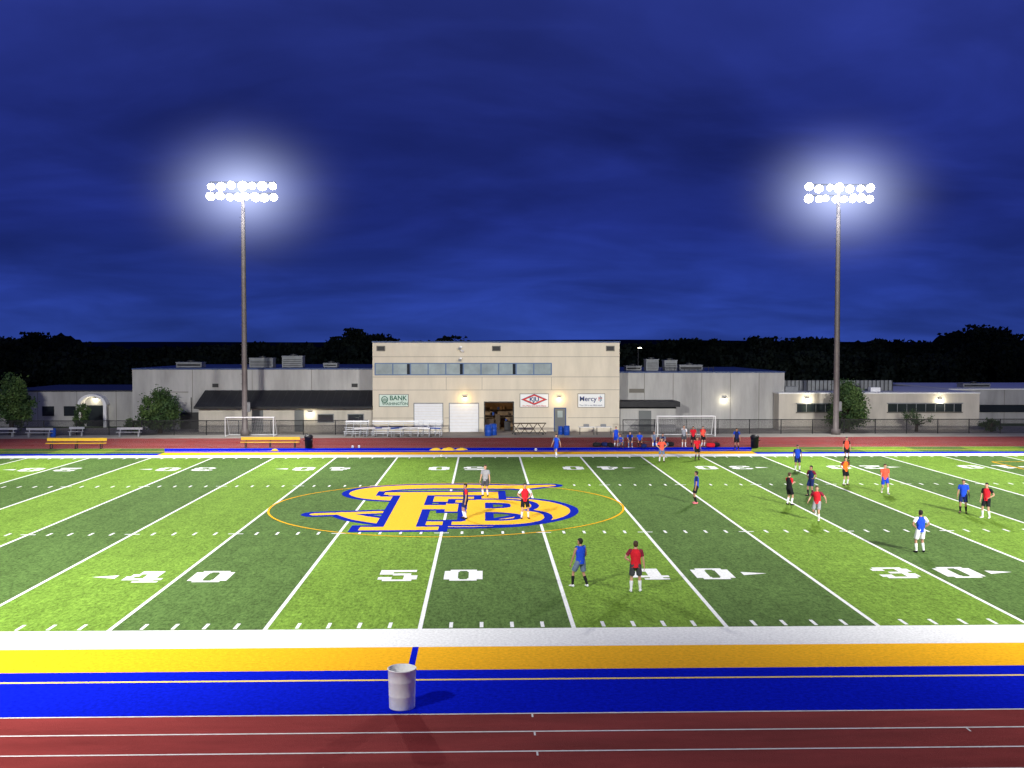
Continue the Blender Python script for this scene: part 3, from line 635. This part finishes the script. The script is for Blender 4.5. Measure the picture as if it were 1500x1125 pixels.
PP=[
(5.25,5.39,25,'wide','blue','slate',None,'black','white',1,'hair_dark',30),
(7.05,4.52,-8,'onehip','red','dgray','maroon','white','white',0,'hair_brown',-10),
(1.98,27.89,160,'stand','gray','dgray','gray','white','black',0,'hair_brown',10),
(1.01,20.17,100,'stand','navy','navy','red','white','black',1,'hair_dark',20),
(3.88,20.10,185,'hips','red','black','white','white','black',0,'hair_dark',-15),
(13.15,24.78,80,'stand','blue','black','navy','black','pink',1,'hair_dark',0),
(17.92,24.17,-60,'clap','black','black','red','white','black',0,'hair_brown',0),
(20.08,27.42,120,'hips','navy','navy','maroon','black','black',1,'hair_dark',0),
(17.83,19.13,150,'kick','red','gray','maroon','white','white',0,'hair_brown',10),
(22.8,39.32,170,'stand','blue','navy','navy','white','black',1,'hair_dark',0),
(23.53,31.98,200,'hips','orange','black','maroon','white','black',0,'hair_dark',0),
(28.21,45.52,180,'stand','coral','black','black','black','black',0,'hair_dark',0),
(24.58,28.4,175,'walk','coral','blue','coral','white','white',0,'hair_brown',0),
(25.84,21.22,150,'stand','blue','navy','blue','black','black',1,'hair_dark',0),
(26.31,19.72,130,'onehip','red','black','black','white','white',0,'hair_dark',0),
(19.55,11.15,5,'hips','blue','white','white','white','black',1,'hair_dark',5),
(14.64,44.96,180,'hips','coral','slate','coral','white','black',0,'hair_brown',0),
(17.45,46.26,190,'stand','red','black','red','black','black',1,'hair_dark',0),
(7.35,48.92,150,'walk','blue','blue','slate','white','white',0,'hair_dark',0),
(22.14,53.8,175,'stand','navy','black','blue','black','black',1,'hair_dark',0),
(18.41,56.6,180,'drink','gray','dgray','white','white','white',0,'hair_brown',0),
(19.15,56.4,170,'stand','red','black','red','black','black',1,'hair_dark',0),
(19.95,56.4,200,'stand','coral','black','red','white','black',0,'hair_dark',0),
(12.75,56.3,190,'stand','blue','blue','slate','white','black',0,'hair_dark',0),
(13.1,55.4,160,'crouch','blue','slate','slate','navy','black',1,'hair_brown',0),
(13.9,56.45,180,'sit','navy','slate','blue','slate','white',0,'hair_dark',15),
(14.7,56.45,180,'sit','blue','black','blue','black','black',1,'hair_dark',-15),
(15.9,56.45,180,'sit','slate','blue','gray','white','black',0,'hair_brown',0),
(16.7,55.9,150,'crouch','navy','black','slate','black','black',0,'hair_dark',0),
]
for a in PP: person(*a,s=random.uniform(.965,1.0))

# ------------------------------------------------------------------ vegetation
def leafq(C,size,asp=.6):
    n_=len(C); a=rng.normal(size=(n_,3)); a/=np.linalg.norm(a,axis=1)[:,None]; b=rng.normal(size=(n_,3)); b-=a*(a*b).sum(1)[:,None]; b/=np.linalg.norm(b,axis=1)[:,None]
    s_=size*rng.uniform(.6,1.3,(n_,1)); a=a*s_; b=b*s_*asp
    return np.stack([C-a,C-b,C+a,C+b],1)
def tree(name,x,y,h,rx,z0,nclump=70,per=90,leaf=.11,cone=0.):
    e=empty(name,(x,y,0)); w=MB(); w.tube((0,0,0),(0.05,0,h*.45),rx*.10+.04,rx*.06+.03,'bark',8); w.tube((0.05,0,h*.45),(0,.05,h*.85),rx*.06+.03,.02,'bark',8)
    cl=[]; hz=(h-z0)/2; zc=z0+hz
    for i in range(nclump):
        d=rng.normal(size=3); d/=np.linalg.norm(d); r_=rng.uniform(.35,1)**.5; z_=d[2]*r_; k_=1-cone*(z_*.5+.5)
        cl.append((d[0]*r_*rx*k_*rng.uniform(.8,1.12),d[1]*r_*rx*k_,zc+z_*hz*rng.uniform(.85,1.06)))
    for c_ in cl[:14]:
        w.tube((0,0,max(.2,min(h*.7,c_[2]*.55))),c_,rx*.03+.012,.008,'bark',5)
    w.done('trunk_and_limbs',e)
    C=[];mi=[]
    for c_ in cl:
        R=rx*rng.uniform(.16,.30); pts=rng.normal(size=(per,3))*R*.5+np.array(c_); pts=pts[pts[:,2]>.1]; C.append(pts); mi+= [int(rng.random()<.45)]*len(pts)
    C=np.concatenate(C); quads_obj('foliage',leafq(C,leaf),['leaf_a','leaf_b'],mi,e)
tree('maple_tree',-42.6,70.6,5.6,2.2,.7,80,110,.12,.45)
tree('ornamental_tree',-28.9,71.2,4.1,2.05,.15,90,100,.11,.1)
tree('ornamental_tree',37.0,71.2,4.6,2.2,.15,95,105,.11,.35)
tree('young_tree',-36.4,71.5,2.9,.9,.3,34,80,.09,.3)
tree('young_tree',43.8,71.3,2.3,1.5,.5,26,40,.07,0.)
tree('shrub',-31.4,71.0,1.5,.9,.05,24,70,.08,0.)
tree('shrub',51.0,71.0,1.3,1.0,.05,24,60,.08,0.)
prof=[(-700,492),(-300,488),(-100,490),(0,489),(30,484),(80,483),(100,494),(125,504),(200,505),(265,503),(290,498),(320,498),(440,499),(482,502),(492,489),(520,476),(550,481),(575,492),(600,500),(640,488),(665,487),(690,500),(900,502),(960,495),(1000,493),(1020,485),(1050,496),(1080,495),(1110,484),(1140,491),(1200,489),(1260,498),(1300,490),(1350,500),(1380,492),(1440,468),(1480,476),(1500,488),(1600,482),(1900,486),(2300,488)]
fx=[];fz=[]
D0=195.
for px,py in prof:
    a=math.atan((px-750)/1575)+math.radians(1.49); fx.append(1.91+(D0)*math.tan(a)); fz.append(8.42+(505-py)*D0/1575)
C=[];mi=[]
for layer,(dy,hs) in enumerate(((0,1.),(14,.95),(-14,.74))):
    x=-230.
    while x<270:
        top=np.interp(x/(1+dy/D0),fx,fz)*hs
        crown=rng.uniform(1.4,4.2); ht=top*rng.uniform(.86,.97); cy=D0-31.6+dy+rng.uniform(-4,4)
        nn=int(130*crown/3)
        for lvl in range(3):
            cz=ht-crown*.45-lvl*crown*.7
            if cz<1.5: continue
            pts=np.clip(rng.normal(size=(nn,3)),-1.55,1.55)*np.array([crown*.36,crown*.35,crown*.25]); C.append(pts+np.array([x+rng.uniform(-.4,.4),cy,cz])); mi+= [int(rng.random()<.35)]*nn
        x+=crown*.5
C=np.concatenate(C); quads_obj('distant_tree_line',leafq(C,.40,.75),['leaf_far','leaf_far_b'],mi)
w=MB(); xs_=np.linspace(-320,360,700); vs=[];fs=[]
for i,x in enumerate(xs_):
    z=np.interp(x*.90,fx,fz)*.90+.5*math.sin(i*1.7)*.6+.4*math.sin(i*.63)+.35*math.sin(i*2.9); vs+=[(x,D0-31.6+22,-.5),(x,D0-31.6+22,z*.8),(x,D0-31.6+30,z)]
for i in range(len(xs_)-1):
    for q in(0,1): fs.append((i*3+q,i*3+3+q,i*3+4+q,i*3+1+q))
w.add(vs,fs,'leaf_far',True); w.done('woodland_understory')
w=MB(); vs=[];fs=[]; xs_=np.linspace(-1500,1700,120)
for i,x in enumerate(xs_): z=11.0+1.6*math.sin(x*.004+1)+.8*math.sin(x*.013); vs+=[(x,900,-1),(x,1000,z),(x,1300,z*.6)]
for i in range(len(xs_)-1):
    for q in(0,1): fs.append((i*3+q,i*3+3+q,i*3+4+q,i*3+1+q))
w.add(vs,fs,'hill',True); w.done('distant_hills')
w=MB(); w.tube((0,0,0),(0,0,7.9),.09,.06,'dark_metal'); w.tube((0,0,7.9),(0,-1.2,8.1),.05,.04,'dark_metal',6); w.box(-.25,.25,-1.7,-1.1,8.02,8.12,'dark_metal'); w.box(-.2,.2,-1.65,-1.15,7.93,8.018,'sconce_white'); w.done('street_lamp',loc=(24.0,122,0))

# ------------------------------------------------------------------ sky
W_=bpy.data.worlds.new('World'); sc.world=W_; W_.use_nodes=True; nt=W_.node_tree; N=nt.nodes.new; L=nt.links.new; bg=nt.nodes['Background']
tc=N('ShaderNodeTexCoord'); sx=N('ShaderNodeSeparateXYZ'); L(tc.outputs['Generated'],sx.inputs[0])
r=N('ShaderNodeValToRGB'); L(sx.outputs[2],r.inputs[0]); els=r.color_ramp.elements
els[0].position=0;els[0].color=(.022,.050,.28,1); els[1].position=1;els[1].color=(.008,.014,.10,1)
for p_,c_ in((.045,(.018,.040,.26)),(.11,(.014,.027,.205)),(.20,(.014,.025,.185)),(.31,(.023,.038,.25)),(.5,(.012,.022,.16))):
    q=els.new(p_); q.color=(*c_,1)
ad=N('ShaderNodeMath');ad.operation='ADD';ad.inputs[1].default_value=.22;L(sx.outputs[2],ad.inputs[0])
cb=N('ShaderNodeCombineXYZ')
for i,o_ in((0,sx.outputs[0]),(1,sx.outputs[1])):
    dv=N('ShaderNodeMath');dv.operation='DIVIDE';L(o_,dv.inputs[0]);L(ad.outputs[0],dv.inputs[1]);L(dv.outputs[0],cb.inputs[i])
def cloud(scale,det,lo,hi,a,b,rot,off,st=(.8,1.0,1)):
    mp=N('ShaderNodeMapping');mp.inputs['Scale'].default_value=st;mp.inputs['Rotation'].default_value=(0,0,rot);mp.inputs['Location'].default_value=off;L(cb.outputs[0],mp.inputs[0])
    n1=N('ShaderNodeTexNoise');n1.inputs['Scale'].default_value=scale;n1.inputs['Detail'].default_value=det;n1.inputs['Roughness'].default_value=.52;n1.inputs['Distortion'].default_value=.6;L(mp.outputs[0],n1.inputs['Vector'])
    mr=N('ShaderNodeMapRange');mr.inputs[1].default_value=lo;mr.inputs[2].default_value=hi;mr.inputs[3].default_value=a;mr.inputs[4].default_value=b;mr.interpolation_type='SMOOTHSTEP';L(n1.outputs['Fac'],mr.inputs[0]);return mr.outputs[0]
ca=cloud(.9,5,.32,.68,.66,1.22,.5,(0,0,0)); cb2=cloud(2.4,8,.35,.72,.90,1.20,-.35,(3,7,0)); cc=cloud(1.5,9,.55,.78,1.0,1.30,.9,(8,1,0),(.35,1.5,1))
mm=N('ShaderNodeMath');mm.operation='MULTIPLY';L(ca,mm.inputs[0]);L(cb2,mm.inputs[1])
m2=N('ShaderNodeMath');m2.operation='MULTIPLY';L(mm.outputs[0],m2.inputs[0]);L(cc,m2.inputs[1])
vm=N('ShaderNodeVectorMath');vm.operation='SCALE';L(r.outputs[0],vm.inputs[0]);L(m2.outputs[0],vm.inputs[3]);L(vm.outputs[0],bg.inputs[0]); bg.inputs[1].default_value=1

# ------------------------------------------------------------------ camera
cd=bpy.data.cameras.new('camera'); cam=bpy.data.objects.new('camera',cd); sc.collection.objects.link(cam); sc.camera=cam
cd.lens=37.8; cd.sensor_width=36; cd.clip_end=6000; cd.clip_start=.1
cam.location=(1.91,-31.64,8.42); cam.rotation_euler=(math.radians(90-2.09),0,math.radians(-1.49))
